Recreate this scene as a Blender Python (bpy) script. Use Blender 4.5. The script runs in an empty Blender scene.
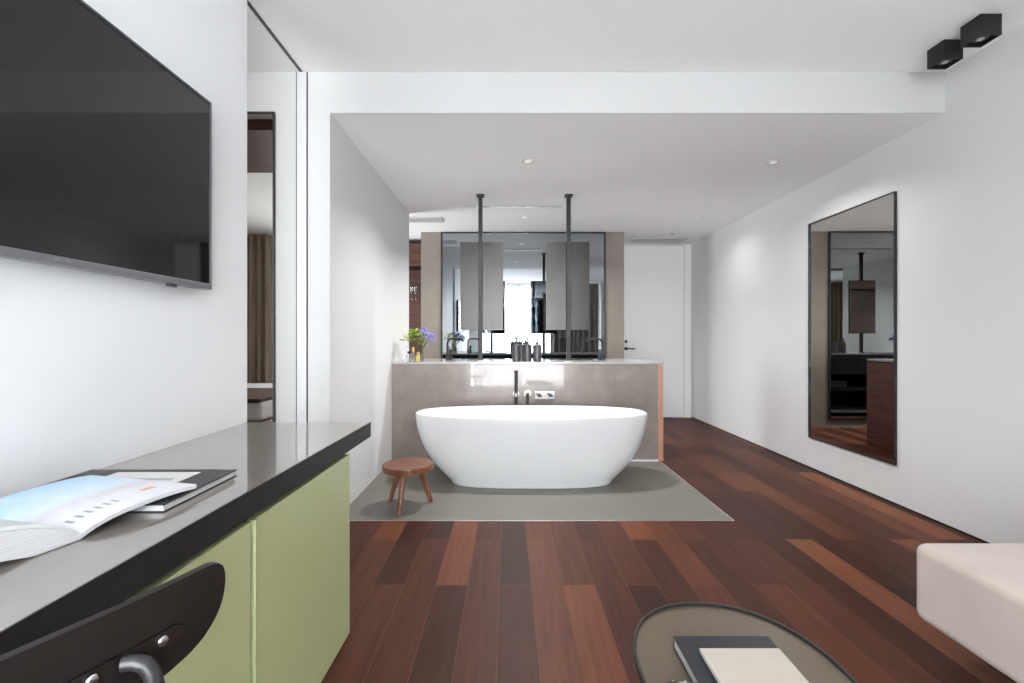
import bpy, bmesh, math, random
from mathutils import Vector, Matrix
random.seed(7)
PI = math.pi
scene = bpy.context.scene
COL = scene.collection

# ---------------------------------------------------------------- measures
F = 490.0                      # focal length in pixels of the 1024 px wide frame
CZ = 1.10                      # eye height
VX, VY = 508.0, 339.0          # vanishing point
XR = 2.58                      # right wall
XL = -1.10                     # wall with the television
XB = -1.05                     # left wall of the bathing area
ZC = 2.676                     # ceiling
ZS = 2.434                     # lowered ceiling
YBEAM = 2.892
YPART = 4.418                  # stone front of the vanity
YVB = 5.17                     # back of the vanity
YBLK = 6.109                   # mirror wall behind the vanity
YFAR = 6.87
YWIN = -1.73                   # window wall behind the camera

def pxX(px, Y): return (px - VX) * Y / F
def pxZ(py, Y): return CZ - (py - VY) * Y / F
def pxY(py, z): return F * (CZ - z) / (py - VY)

# ---------------------------------------------------------------- materials
def s2l(c):
    c /= 255.0
    return c / 12.92 if c <= 0.04045 else ((c + 0.055) / 1.055) ** 2.4
def rgb(r, g, b): return (s2l(r), s2l(g), s2l(b), 1.0)

def new_mat(name):
    m = bpy.data.materials.new(name); m.use_nodes = True
    nt = m.node_tree; nt.nodes.clear()
    out = nt.nodes.new('ShaderNodeOutputMaterial')
    return m, nt, out

def plain(name, col, rough=0.5, metal=0.0, spec=0.5, coat=0.0, var=0.0, scale=8.0, bump=0.0, bscale=None,
          stretch=(1, 1, 1), emit=None, estr=0.0, ior=1.5, sheen=0.0):
    m, nt, out = new_mat(name)
    b = nt.nodes.new('ShaderNodeBsdfPrincipled')
    b.inputs['Base Color'].default_value = col
    b.inputs['Roughness'].default_value = rough
    b.inputs['Metallic'].default_value = metal
    b.inputs['Specular IOR Level'].default_value = spec
    b.inputs['IOR'].default_value = ior
    b.inputs['Coat Weight'].default_value = coat
    b.inputs['Coat Roughness'].default_value = 0.03
    b.inputs['Sheen Weight'].default_value = sheen
    if emit:
        b.inputs['Emission Color'].default_value = emit
        b.inputs['Emission Strength'].default_value = estr
    nt.links.new(b.outputs[0], out.inputs[0])
    if var or bump:
        tc = nt.nodes.new('ShaderNodeTexCoord')
        mp = nt.nodes.new('ShaderNodeMapping'); mp.inputs['Scale'].default_value = stretch
        nz = nt.nodes.new('ShaderNodeTexNoise'); nz.inputs['Scale'].default_value = scale
        nz.inputs['Detail'].default_value = 6
        nt.links.new(tc.outputs['Object'], mp.inputs[0]); nt.links.new(mp.outputs[0], nz.inputs['Vector'])
        if var:
            cr = nt.nodes.new('ShaderNodeValToRGB')
            cr.color_ramp.elements[0].position = 0.3; cr.color_ramp.elements[1].position = 0.7
            cr.color_ramp.elements[0].color = tuple(max(0, c * (1 - var)) for c in col[:3]) + (1,)
            cr.color_ramp.elements[1].color = tuple(min(1, c * (1 + var)) for c in col[:3]) + (1,)
            nt.links.new(nz.outputs['Fac'], cr.inputs[0]); nt.links.new(cr.outputs[0], b.inputs['Base Color'])
        if bump:
            n2 = nz
            if bscale:
                n2 = nt.nodes.new('ShaderNodeTexNoise'); n2.inputs['Scale'].default_value = bscale
                nt.links.new(mp.outputs[0], n2.inputs['Vector'])
            bp = nt.nodes.new('ShaderNodeBump'); bp.inputs['Strength'].default_value = bump
            bp.inputs['Distance'].default_value = 0.01
            nt.links.new(n2.outputs['Fac'], bp.inputs['Height']); nt.links.new(bp.outputs[0], b.inputs['Normal'])
    return m

def wood(name, dark, light, rough=0.4, axis='Y', scale=3.0):
    m, nt, out = new_mat(name)
    b = nt.nodes.new('ShaderNodeBsdfPrincipled'); b.inputs['Roughness'].default_value = rough
    tc = nt.nodes.new('ShaderNodeTexCoord'); mp = nt.nodes.new('ShaderNodeMapping')
    mp.inputs['Scale'].default_value = {'X': (.08, 1, 1), 'Y': (1, .08, 1), 'Z': (1, 1, .08)}[axis]
    nz = nt.nodes.new('ShaderNodeTexNoise'); nz.inputs['Scale'].default_value = scale * 12
    nz.inputs['Detail'].default_value = 8; nz.inputs['Distortion'].default_value = 0.6
    cr = nt.nodes.new('ShaderNodeValToRGB')
    cr.color_ramp.elements[0].color = dark; cr.color_ramp.elements[1].color = light
    cr.color_ramp.elements[0].position = .3; cr.color_ramp.elements[1].position = .72
    nt.links.new(tc.outputs['Object'], mp.inputs[0]); nt.links.new(mp.outputs[0], nz.inputs['Vector'])
    nt.links.new(nz.outputs['Fac'], cr.inputs[0]); nt.links.new(cr.outputs[0], b.inputs['Base Color'])
    nt.links.new(b.outputs[0], out.inputs[0])
    return m

def plank_floor():
    m, nt, out = new_mat('walnut_planks'); N = nt.nodes; L = nt.links
    b = N.new('ShaderNodeBsdfPrincipled')
    tc = N.new('ShaderNodeTexCoord')
    mp = N.new('ShaderNodeMapping'); mp.inputs['Rotation'].default_value = (0, 0, PI / 2)
    mp.inputs['Location'].default_value = (0.84, 0.038 + 0.142 * 3, 0)
    L.new(tc.outputs['Object'], mp.inputs[0])
    br = N.new('ShaderNodeTexBrick')
    br.offset = 0.37; br.offset_frequency = 2; br.squash = 1.0
    br.inputs['Color1'].default_value = (0, 0, 0, 1); br.inputs['Color2'].default_value = (1, 1, 1, 1)
    br.inputs['Mortar'].default_value = (0.5, 0.5, 0.5, 1)
    br.inputs['Scale'].default_value = 1.0; br.inputs['Mortar Size'].default_value = 0.0012
    br.inputs['Mortar Smooth'].default_value = 0.2; br.inputs['Bias'].default_value = 0.0
    br.inputs['Brick Width'].default_value = 1.35; br.inputs['Row Height'].default_value = 0.142
    L.new(mp.outputs[0], br.inputs['Vector'])
    # grain, shifted per plank
    mp2 = N.new('ShaderNodeMapping'); mp2.inputs['Scale'].default_value = (42, 2.2, 1)
    L.new(tc.outputs['Object'], mp2.inputs[0])
    addv = N.new('ShaderNodeVectorMath'); addv.operation = 'ADD'
    sc = N.new('ShaderNodeVectorMath'); sc.operation = 'SCALE'; sc.inputs['Scale'].default_value = 37.0
    L.new(br.outputs['Color'], sc.inputs[0]); L.new(mp2.outputs[0], addv.inputs[0]); L.new(sc.outputs[0], addv.inputs[1])
    gr = N.new('ShaderNodeTexNoise'); gr.inputs['Scale'].default_value = 1.0; gr.inputs['Detail'].default_value = 7
    gr.inputs['Distortion'].default_value = 0.8
    L.new(addv.outputs[0], gr.inputs['Vector'])
    cr = N.new('ShaderNodeValToRGB'); e = cr.color_ramp.elements
    e[0].position = 0.0; e[0].color = rgb(56, 32, 24)
    e[1].position = 1.0; e[1].color = rgb(132, 80, 53)
    for p, c in ((.3, rgb(70, 39, 28)), (.62, rgb(82, 47, 33)), (.85, rgb(98, 57, 38))):
        x = e.new(p); x.color = c
    L.new(br.outputs['Color'], cr.inputs[0])
    gm = N.new('ShaderNodeMapRange'); gm.inputs['From Min'].default_value = .25; gm.inputs['From Max'].default_value = .75
    gm.inputs['To Min'].default_value = .60; gm.inputs['To Max'].default_value = 1.02
    L.new(gr.outputs['Fac'], gm.inputs['Value'])
    mul = N.new('ShaderNodeMixRGB'); mul.blend_type = 'MULTIPLY'; mul.inputs['Fac'].default_value = 1
    L.new(cr.outputs[0], mul.inputs[1]); L.new(gm.outputs[0], mul.inputs[2])
    mm = N.new('ShaderNodeMixRGB'); mm.inputs[2].default_value = rgb(96, 64, 50)  # highlights of the plank bevels put into the seam colour
    L.new(br.outputs['Fac'], mm.inputs['Fac']); L.new(mul.outputs[0], mm.inputs[1])
    L.new(mm.outputs[0], b.inputs['Base Color'])
    b.inputs['Roughness'].default_value = 0.46
    b.inputs['Specular IOR Level'].default_value = 0.11
    bp = N.new('ShaderNodeBump'); bp.inputs['Strength'].default_value = 0.35; bp.inputs['Distance'].default_value = 0.004
    inv = N.new('ShaderNodeMath'); inv.operation = 'SUBTRACT'; inv.inputs[0].default_value = 1.0
    L.new(br.outputs['Fac'], inv.inputs[1]); L.new(inv.outputs[0], bp.inputs['Height'])
    L.new(bp.outputs[0], b.inputs['Normal'])
    L.new(b.outputs[0], out.inputs[0])
    return m

def stone_tiles(name, base, joint, bw, bh, rough, coat, var=.16, cior=1.75):
    m, nt, out = new_mat(name); N = nt.nodes; L = nt.links
    b = N.new('ShaderNodeBsdfPrincipled'); b.inputs['Roughness'].default_value = rough
    b.inputs['Coat Weight'].default_value = coat; b.inputs['Coat Roughness'].default_value = .01
    b.inputs['Coat IOR'].default_value = cior
    tc = N.new('ShaderNodeTexCoord'); sp = N.new('ShaderNodeSeparateXYZ'); cb = N.new('ShaderNodeCombineXYZ')
    L.new(tc.outputs['Object'], sp.inputs[0])
    L.new(sp.outputs[0], cb.inputs[0]); L.new(sp.outputs[2], cb.inputs[1])
    br = N.new('ShaderNodeTexBrick'); br.offset = 0.0
    br.inputs['Color1'].default_value = (.35, .35, .35, 1); br.inputs['Color2'].default_value = (.65, .65, .65, 1)
    br.inputs['Mortar'].default_value = (0, 0, 0, 1); br.inputs['Scale'].default_value = 1
    br.inputs['Brick Width'].default_value = bw; br.inputs['Row Height'].default_value = bh
    br.inputs['Mortar Size'].default_value = .0012
    L.new(cb.outputs[0], br.inputs['Vector'])
    nz = N.new('ShaderNodeTexNoise'); nz.inputs['Scale'].default_value = 5.5; nz.inputs['Detail'].default_value = 9
    nz.inputs['Distortion'].default_value = .5; nz.inputs['Roughness'].default_value = .62
    L.new(tc.outputs['Object'], nz.inputs['Vector'])
    ad = N.new('ShaderNodeMath'); ad.operation = 'ADD'
    sca = N.new('ShaderNodeMath'); sca.operation = 'MULTIPLY'; sca.inputs[1].default_value = .35
    L.new(br.outputs['Color'], sca.inputs[0]); L.new(sca.outputs[0], ad.inputs[0]); L.new(nz.outputs['Fac'], ad.inputs[1])
    cr = N.new('ShaderNodeValToRGB'); e = cr.color_ramp.elements
    e[0].position = .42; e[0].color = tuple(c * (1 - var) for c in base[:3]) + (1,)
    e[1].position = .95; e[1].color = tuple(min(1, c * (1 + var)) for c in base[:3]) + (1,)
    L.new(ad.outputs[0], cr.inputs[0])
    mm = N.new('ShaderNodeMixRGB'); mm.inputs[2].default_value = joint
    L.new(br.outputs['Fac'], mm.inputs['Fac']); L.new(cr.outputs[0], mm.inputs[1]); L.new(mm.outputs[0], b.inputs['Base Color'])
    L.new(b.outputs[0], out.inputs[0])
    return m

def mirror_mat(name, col, rough=0.0):
    m, nt, out = new_mat(name)
    g = nt.nodes.new('ShaderNodeBsdfAnisotropic') if False else nt.nodes.new('ShaderNodeBsdfPrincipled')
    g.inputs['Base Color'].default_value = col; g.inputs['Metallic'].default_value = 1
    g.inputs['Roughness'].default_value = rough
    nt.links.new(g.outputs[0], out.inputs[0]); return m

def glass_mat(name, tint=(1, 1, 1, 1), refl=.1):
    m, nt, out = new_mat(name)
    t = nt.nodes.new('ShaderNodeBsdfTransparent'); t.inputs[0].default_value = tint
    g = nt.nodes.new('ShaderNodeBsdfGlossy'); g.inputs['Roughness'].default_value = .01
    fr = nt.nodes.new('ShaderNodeLayerWeight'); fr.inputs['Blend'].default_value = .25
    mx = nt.nodes.new('ShaderNodeMixShader')
    mr = nt.nodes.new('ShaderNodeMapRange'); mr.inputs['To Min'].default_value = refl * .4; mr.inputs['To Max'].default_value = .9
    nt.links.new(fr.outputs['Fresnel'], mr.inputs['Value']); nt.links.new(mr.outputs[0], mx.inputs[0])
    nt.links.new(t.outputs[0], mx.inputs[1]); nt.links.new(g.outputs[0], mx.inputs[2]); nt.links.new(mx.outputs[0], out.inputs[0])
    return m

def sheer_mat(name, col, clear):
    m, nt, out = new_mat(name)
    t = nt.nodes.new('ShaderNodeBsdfTransparent')
    d = nt.nodes.new('ShaderNodeBsdfDiffuse'); d.inputs[0].default_value = col
    tl = nt.nodes.new('ShaderNodeBsdfTranslucent'); tl.inputs[0].default_value = col
    a = nt.nodes.new('ShaderNodeMixShader'); a.inputs[0].default_value = .6
    nt.links.new(d.outputs[0], a.inputs[1]); nt.links.new(tl.outputs[0], a.inputs[2])
    mx = nt.nodes.new('ShaderNodeMixShader'); mx.inputs[0].default_value = clear
    nt.links.new(a.outputs[0], mx.inputs[1]); nt.links.new(t.outputs[0], mx.inputs[2]); nt.links.new(mx.outputs[0], out.inputs[0])
    return m

def page_mat(name):
    # printed spread: local x runs out from the gutter, local y along the gutter
    m, nt, out = new_mat(name); N = nt.nodes; L = nt.links
    b = N.new('ShaderNodeBsdfPrincipled'); b.inputs['Roughness'].default_value = .35
    tc = N.new('ShaderNodeTexCoord'); sp = N.new('ShaderNodeSeparateXYZ'); L.new(tc.outputs['Object'], sp.inputs[0])
    def ramp(src, pts, lo, hi):
        mr = N.new('ShaderNodeMapRange'); mr.inputs['From Min'].default_value = lo; mr.inputs['From Max'].default_value = hi
        L.new(src, mr.inputs['Value'])
        cr = N.new('ShaderNodeValToRGB'); e = cr.color_ramp.elements
        e[0].position, e[0].color = pts[0]; e[1].position, e[1].color = pts[-1]
        for p, c in pts[1:-1]:
            x = e.new(p); x.color = c
        L.new(mr.outputs[0], cr.inputs[0]); return cr.outputs[0]
    paper = rgb(220, 220, 224)
    sky = ramp(sp.outputs[1], [(0, paper), (.30, rgb(218, 218, 224)), (.42, rgb(205, 200, 208)), (.52, rgb(206, 222, 236)), (1, rgb(160, 196, 226))], 0, .30)
    nz = N.new('ShaderNodeTexNoise'); nz.inputs['Scale'].default_value = 26; nz.inputs['Detail'].default_value = 4
    L.new(tc.outputs['Object'], nz.inputs['Vector'])
    cl = N.new('ShaderNodeMixRGB'); cl.inputs[2].default_value = rgb(238, 242, 246)
    cm = N.new('ShaderNodeMapRange'); cm.inputs['From Min'].default_value = .5; cm.inputs['From Max'].default_value = .7; cm.inputs['To Max'].default_value = .25
    L.new(nz.outputs['Fac'], cm.inputs['Value']); L.new(cm.outputs[0], cl.inputs['Fac']); L.new(sky, cl.inputs[1])
    # a row of short dark windows of the building in the picture, near the fore edge
    def box(src, lo, hi):
        a = N.new('ShaderNodeMath'); a.operation = 'GREATER_THAN'; a.inputs[1].default_value = lo; L.new(src, a.inputs[0])
        c = N.new('ShaderNodeMath'); c.operation = 'LESS_THAN'; c.inputs[1].default_value = hi; L.new(src, c.inputs[0])
        d = N.new('ShaderNodeMath'); d.operation = 'MULTIPLY'; L.new(a.outputs[0], d.inputs[0]); L.new(c.outputs[0], d.inputs[1]); return d.outputs[0]
    def mulv(a, c):
        d = N.new('ShaderNodeMath'); d.operation = 'MULTIPLY'; L.new(a, d.inputs[0]); L.new(c, d.inputs[1]); return d.outputs[0]
    fr = N.new('ShaderNodeMath'); fr.operation = 'MULTIPLY'; fr.inputs[1].default_value = 62; L.new(sp.outputs[0], fr.inputs[0])
    fx = N.new('ShaderNodeMath'); fx.operation = 'FRACT'; L.new(fr.outputs[0], fx.inputs[0])
    win = mulv(mulv(box(fx.outputs[0], .1, .45), box(sp.outputs[0], .012, .115)), box(sp.outputs[1], .045, .066))
    w = N.new('ShaderNodeMixRGB'); w.inputs[2].default_value = rgb(150, 150, 158); L.new(win, w.inputs['Fac']); L.new(cl.outputs[0], w.inputs[1])
    orange = mulv(box(sp.outputs[0], .160, .190), box(sp.outputs[1], .055, .072))
    o = N.new('ShaderNodeMixRGB'); o.inputs[2].default_value = rgb(220, 165, 120); L.new(orange, o.inputs['Fac']); L.new(w.outputs[0], o.inputs[1])
    right = N.new('ShaderNodeMath'); right.operation = 'GREATER_THAN'; right.inputs[1].default_value = .004; L.new(sp.outputs[0], right.inputs[0])
    fin = N.new('ShaderNodeMixRGB'); fin.inputs[1].default_value = rgb(206, 210, 208)
    L.new(right.outputs[0], fin.inputs['Fac']); L.new(o.outputs[0], fin.inputs[2]); L.new(fin.outputs[0], b.inputs['Base Color'])
    L.new(b.outputs[0], out.inputs[0]); return m

WHITEL = plain('white_paint_lit', (.75, .76, .765, 1), .55, spec=.25, bump=.03, bscale=140)  # white paint lightened for walls where the daylight falls short
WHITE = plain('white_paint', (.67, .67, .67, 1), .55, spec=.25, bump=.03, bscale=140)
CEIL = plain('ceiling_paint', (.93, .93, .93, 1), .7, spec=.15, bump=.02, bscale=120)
BEAMW = plain('white_paint_dimmed', (.55, .55, .545, 1), .6, spec=.2, bump=.02, bscale=120)  # white paint darkened for faces that catch the window light
DOORW = plain('white_lacquer', (.90, .90, .89, 1), .35, spec=.35, var=.01)
TRIMW = plain('white_metal', (.60, .60, .60, 1), .4, spec=.4, var=.02)
TRACK = plain('track_profile', (.10, .10, .10, 1), .5, spec=.3, var=.3, scale=60)
TRACK2 = plain('vent_duct', (.3, .3, .3, 1), .6, var=.05)
GAP = plain('gap_shade', (.02, .02, .02, 1), .8, spec=.1, var=.1)  # near-black in place of the shade inside narrow gaps
ALU = plain('aluminium', (.62, .62, .62, 1), .3, metal=1, var=.05, scale=40)
CHROME = plain('chrome', (.6, .6, .6, 1), .08, metal=1, var=.03)
BLACK = plain('black_metal', (.018, .018, .019, 1), .35, spec=.45, var=.1, scale=30)
BLACKM = plain('black_matte', (.014, .0135, .0135, 1), .5, spec=.3, var=.15, scale=50, bump=.05, bscale=220)
FLOOR = plank_floor()
CONC = plain('grey_microcement', rgb(110, 107, 99), .42, spec=.4, var=.06, scale=3)
STONE = stone_tiles('polished_taupe_stone', rgb(131, 121, 115), rgb(106, 97, 92), .80, .36, .25, .32, var=.22)
SAND = stone_tiles('sand_stone_cladding', rgb(134, 124, 114), rgb(118, 108, 98), 3.0, 3.0, .5, 0.0, var=.1)
COUNTER = plain('white_stone_counter', (.38, .375, .37, 1), .1, spec=.5, var=.04, scale=6)
TUB = plain('white_solid_surface', (.71, .715, .72, 1), .3, spec=.4, var=.005)
GREEN = plain('sage_green_lacquer', rgb(166, 171, 128), .32, spec=.5, var=.01)
GREEND = plain('sage_green_edge', rgb(156, 162, 120), .4, spec=.4, var=.01)
TOPM = stone_tiles('glossy_taupe_worktop', rgb(122, 115, 110), rgb(118, 111, 106), 9, 9, .3, 1.0, var=.06, cior=2.3)
WALNUT = wood('walnut', rgb(72, 42, 34), rgb(112, 70, 52), .4, 'Y')
WALNUTZ = wood('walnut_wardrobe', rgb(62, 36, 30), rgb(98, 58, 44), .4, 'X')
STOOLW = wood('teak', rgb(84, 50, 33), rgb(132, 84, 58), .35, 'X', 4)
STOOLL = wood('teak_legs', rgb(92, 54, 36), rgb(146, 96, 68), .35, 'Z', 4)
COPPERW = wood('reddish_edge_veneer', rgb(168, 122, 104), rgb(186, 140, 122), .4, 'Z', 2)
CHAIRW = wood('wenge_stained_ply', rgb(14, 10, 10), rgb(24, 17, 16), .42, 'Y', 4)
SMOKE = mirror_mat('smoked_mirror', (.36, .385, .41, 1))
MIRROR = mirror_mat('mirror_silver', (.80, .80, .79, 1))
MIRRORD = mirror_mat('bronze_mirror', (.66, .65, .62, 1))
BRONZE = plain('satin_bronze_panel', (.05, .048, .046, 1), .28, metal=1, var=.04, scale=90, stretch=(1, 1, .05))
POLE = plain('dark_bronze_pole', (.008, .008, .008, 1), .5, metal=0, var=.05)
TUBEM = plain('dark_grey_tube', (.045, .045, .048, 1), .35, metal=.5, var=.05)
SCREEN = plain('television_screen', (.010, .009, .010, 1), .04, spec=.45, var=.05)
BEZEL = plain('television_bezel', (.09, .09, .1, 1), .3, metal=.6, var=.05)
GREYBZ = plain('television_lower_bezel', (.22, .22, .24, 1), .35, metal=.6, var=.05)
VELVET = plain('beige_velvet', rgb(186, 171, 162), .85, spec=.15, var=.06, scale=7, bump=.08, bscale=60, sheen=.3)
TABLEG = plain('smoked_glass_tabletop', rgb(96, 83, 68), .38, spec=.35, var=.02)
PAPER = plain('paper', rgb(208, 207, 205), .6, spec=.2, var=.02, scale=20)
EDGES = plain('page_edges', rgb(200, 200, 202), .6, spec=.2, var=.16, scale=30, stretch=(.05, .05, 14))
CREAM = plain('cream_cover', rgb(180, 172, 161), .55, spec=.2, var=.02, scale=15)
BOOKB = plain('black_book_cover', rgb(48, 50, 52), .45, spec=.35, var=.08, scale=60)
BOOKN = plain('dark_slate_cover', rgb(30, 34, 38), .4, spec=.35, var=.08, scale=60)
PAGE = page_mat('magazine_print')
GREYBAR = plain('grey_print', rgb(160, 162, 166), .5, var=.02)
GLASS = glass_mat('clear_glass')
VASEG = glass_mat('vase_glass', (.93, .95, .94, 1), .25)
GOLD = plain('brushed_gold', rgb(196, 160, 90), .28, metal=.85, var=.05)
AMBER = plain('pale_gold_liquid', rgb(190, 165, 95), .2, spec=.5, var=.05)
LEAF = plain('fresh_green_leaf', rgb(150, 185, 50), .5, var=.25, scale=30)
STEM = plain('dark_stem', rgb(62, 60, 38), .5, var=.2)
PURP = plain('lilac_petal', rgb(146, 138, 196), .6, var=.2, scale=60)
GUN = plain('gunmetal_bottle', (.085, .085, .09, 1), .35, metal=.5, var=.06)
STEEL = plain('steel', (.5, .5, .51, 1), .25, metal=1, var=.05)
LAMPE = plain('lamp_glow', (.8, .8, .8, 1), .4, emit=(1, .95, .88, 1), estr=.35, var=.01)
SPOTE = plain('spot_lamp_glow', (.25, .25, .25, 1), .3, emit=(1, .95, .88, 1), estr=.08, var=.01)
SHEER = sheer_mat('sheer_voile', (.86, .87, .88, 1), .30)
DRAPE = plain('grey_drape', rgb(150, 146, 143), .85, spec=.1, var=.12, scale=20, stretch=(1, 1, .1))
DRAPEB = plain('brown_drape', rgb(150, 132, 116), .85, spec=.1, var=.15, scale=20, stretch=(1, 1, .1))
LINEN = plain('white_bed_linen', (.72, .72, .72, 1), .8, spec=.1, var=.03)
TOWEL = plain('grey_towel', rgb(120, 124, 132), .9, spec=.1, var=.1, scale=90, bump=.2)
TERR = plain('terrace_stone', rgb(196, 194, 190), .7, var=.05)

# ---------------------------------------------------------------- mesh helpers
def NB(): return bmesh.new()

def box(bm, x0, x1, y0, y1, z0, z1, bev=0.0, seg=2):
    vs = [bm.verts.new((x, y, z)) for x in (x0, x1) for y in (y0, y1) for z in (z0, z1)]
    q = [(0, 1, 3, 2), (4, 6, 7, 5), (0, 4, 5, 1), (2, 3, 7, 6), (0, 2, 6, 4), (1, 5, 7, 3)]
    fs = [bm.faces.new([vs[i] for i in f]) for f in q]
    if bev > 0:
        es = list({e for f in fs for e in f.edges})
        bmesh.ops.bevel(bm, geom=es, offset=bev, segments=seg, profile=.5, affect='EDGES')
    return vs

def lathe(bm, prof, c=(0, 0, 0), n=24, axis='Z'):
    rings = []
    for r, h in prof:
        ring = []
        for i in range(n):
            a = 2 * PI * i / n
            u, v = r * math.cos(a), r * math.sin(a)
            p = {'Z': (u, v, h), 'Y': (u, h, v), 'X': (h, u, v)}[axis]
            ring.append(bm.verts.new((c[0] + p[0], c[1] + p[1], c[2] + p[2])))
        rings.append(ring)
    for a, b in zip(rings[:-1], rings[1:]):
        for i in range(n):
            bm.faces.new((a[i], a[(i + 1) % n], b[(i + 1) % n], b[i]))
    bm.faces.new(list(reversed(rings[0]))); bm.faces.new(rings[-1])

def tube(bm, pts, r, n=10, r1=None):
    pts = [Vector(p) for p in pts]; rings = []
    up = Vector((0, 0, 1))
    for i, p in enumerate(pts):
        t = (pts[min(i + 1, len(pts) - 1)] - pts[max(i - 1, 0)]).normalized()
        a = t.cross(up)
        if a.length < 1e-3: a = t.cross(Vector((1, 0, 0)))
        a.normalize(); b = t.cross(a).normalized()
        if rings and a.dot(pa) < 0: a = -a; b = -b
        pa = a
        rr = r if r1 is None else r + (r1 - r) * i / (len(pts) - 1)
        rings.append([bm.verts.new(p + a * rr * math.cos(2 * PI * k / n) + b * rr * math.sin(2 * PI * k / n)) for k in range(n)])
    for A, B in zip(rings[:-1], rings[1:]):
        for k in range(n):
            bm.faces.new((A[k], A[(k + 1) % n], B[(k + 1) % n], B[k]))
    bm.faces.new(list(reversed(rings[0]))); bm.faces.new(rings[-1])

def arc(c, r, a0, a1, n, u, v):
    c, u, v = Vector(c), Vector(u), Vector(v)
    return [c + u * r * math.cos(a0 + (a1 - a0) * i / n) + v * r * math.sin(a0 + (a1 - a0) * i / n) for i in range(n + 1)]

def loft(bm, rings, cap=True):
    R = [[bm.verts.new(p) for p in r] for r in rings]
    n = len(R[0])
    for A, B in zip(R[:-1], R[1:]):
        for k in range(n):
            bm.faces.new((A[k], A[(k + 1) % n], B[(k + 1) % n], B[k]))
    if cap:
        bm.faces.new(list(reversed(R[0]))); bm.faces.new(R[-1])

def sup(a, b, n, k, c=(0, 0), z=0.0):
    out = []
    for i in range(k):
        t = 2 * PI * i / k
        ct, st = math.cos(t), math.sin(t)
        out.append((c[0] + a * math.copysign(abs(ct) ** (2 / n), ct), c[1] + b * math.copysign(abs(st) ** (2 / n), st), z))
    return out

def mk(name, bm, mat, parent=None, smooth=True, angle=35, loc=None):
    bmesh.ops.recalc_face_normals(bm, faces=bm.faces[:])
    me = bpy.data.meshes.new(name)
    bm.to_mesh(me); bm.free()
    me.materials.append(mat)
    if smooth:
        for p in me.polygons: p.use_smooth = True
        me.set_sharp_from_angle(angle=math.radians(angle))
    o = bpy.data.objects.new(name, me); COL.objects.link(o)
    if smooth and len(me.polygons) < 400:
        wn = o.modifiers.new('weighted', 'WEIGHTED_NORMAL'); wn.keep_sharp = True; wn.weight = 80
    if parent is not None:
        o.parent = parent
        # geometry is written in world space: cancel the parent's place
        if parent.get('_w') is None and loc is None:
            T = world_of(parent).inverted()
            me.transform(T)
    if loc is not None: o.location = loc
    return o

def world_of(o):
    M = o.matrix_basis.copy()
    if o.parent is not None: M = world_of(o.parent) @ M
    return M

def thing(name, label, cat, loc=(0, 0, 0), rotz=0.0, group=None):
    o = bpy.data.objects.new(name, None); COL.objects.link(o)
    o.empty_display_size = .05
    o.location = loc; o.rotation_euler = (0, 0, rotz)
    o['label'] = label; o['category'] = cat
    if group: o['group'] = group
    return o

def tag(o, label, cat, group=None):
    o['label'] = label; o['category'] = cat
    if group: o['group'] = group
    return o

def struct(name, bm, mat, parent=None, label=None, **k):
    o = mk(name, bm, mat, parent, **k)
    if parent is None:
        o['kind'] = 'structure'
        if label: o['label'] = label; o['category'] = name.split('_')[0]
    return o

def bx(x0, x1, y0, y1, z0, z1, bev=0.0, seg=2):
    bm = NB(); box(bm, x0, x1, y0, y1, z0, z1, bev, seg); return bm

# ================================================================ SETTING
XM0 = 1.37     # right edge of the microcement floor, vanity end
YMAT = pxY(521, 0)
bm = NB()
# planks all round the microcement inset
box(bm, XL - 3.6, XR, YWIN - .1, YMAT, -.08, 0)
box(bm, XM0, XR, YMAT, YFAR, -.08, 0)
box(bm, -2.7, XM0, YVB, YFAR, -.08, 0)
struct('floor', bm, FLOOR, label='dark walnut plank floor running away from the camera', smooth=False)
struct('floor_bathing', bx(XB - .02, XM0 - .006, YMAT + .006, YVB, -.08, 0.0005), CONC, label='grey microcement floor panel under the bathtub')
bm = NB()
box(bm, XB, XM0, YMAT, YMAT + .006, -.02, .002); box(bm, XM0 - .006, XM0, YMAT + .006, YPART, -.02, .002)
struct('trim_1', bm, ALU, label='thin metal edge around the grey bathing floor')

# ceilings
bm = NB()
box(bm, XL - 3.6, XR, YWIN - .1, YBEAM + .1, ZC, ZC + .1)
struct('ceiling', bm, CEIL, label='flat white ceiling of the front room', smooth=False)
bm = NB()
box(bm, XB, XR, YBEAM + .005, YFAR, ZS, ZC - .001); box(bm, XB - 1.7, XB, YBEAM + .1, YFAR, ZS, ZC - .001)
struct('ceiling_bathing', bm, CEIL, label='lowered white ceiling over the bathing area', smooth=False)
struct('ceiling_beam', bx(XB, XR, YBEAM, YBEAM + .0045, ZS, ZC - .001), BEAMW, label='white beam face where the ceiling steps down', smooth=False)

# walls
struct('wall_right', bx(XR, XR + .12, YWIN - .1, YFAR + .1, -.08, ZC + .1), WHITE, label='long white wall on the right', smooth=False)
struct('wall_left', bx(XL - .12, XL, YWIN - .1, pxY(422, .75), -.08, ZC), WHITEL, label='white wall behind the television', smooth=False)
YE = pxY(422, .75)
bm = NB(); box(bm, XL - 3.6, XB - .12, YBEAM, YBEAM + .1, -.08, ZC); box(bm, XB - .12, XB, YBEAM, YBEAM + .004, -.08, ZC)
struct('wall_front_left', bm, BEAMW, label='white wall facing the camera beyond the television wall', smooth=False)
struct('wall_bathing_left', bx(XB - .12, XB, YBEAM + .0045, 5.197, -.08, ZS + .05), WHITE, label='white wall on the left of the bathtub', smooth=False)
bm = NB()
box(bm, XB - 1.75, XR, YFAR, YFAR + .1, -.08, ZC)
struct('wall_far', bm, WHITE, label='white wall at the far end', smooth=False)
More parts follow.
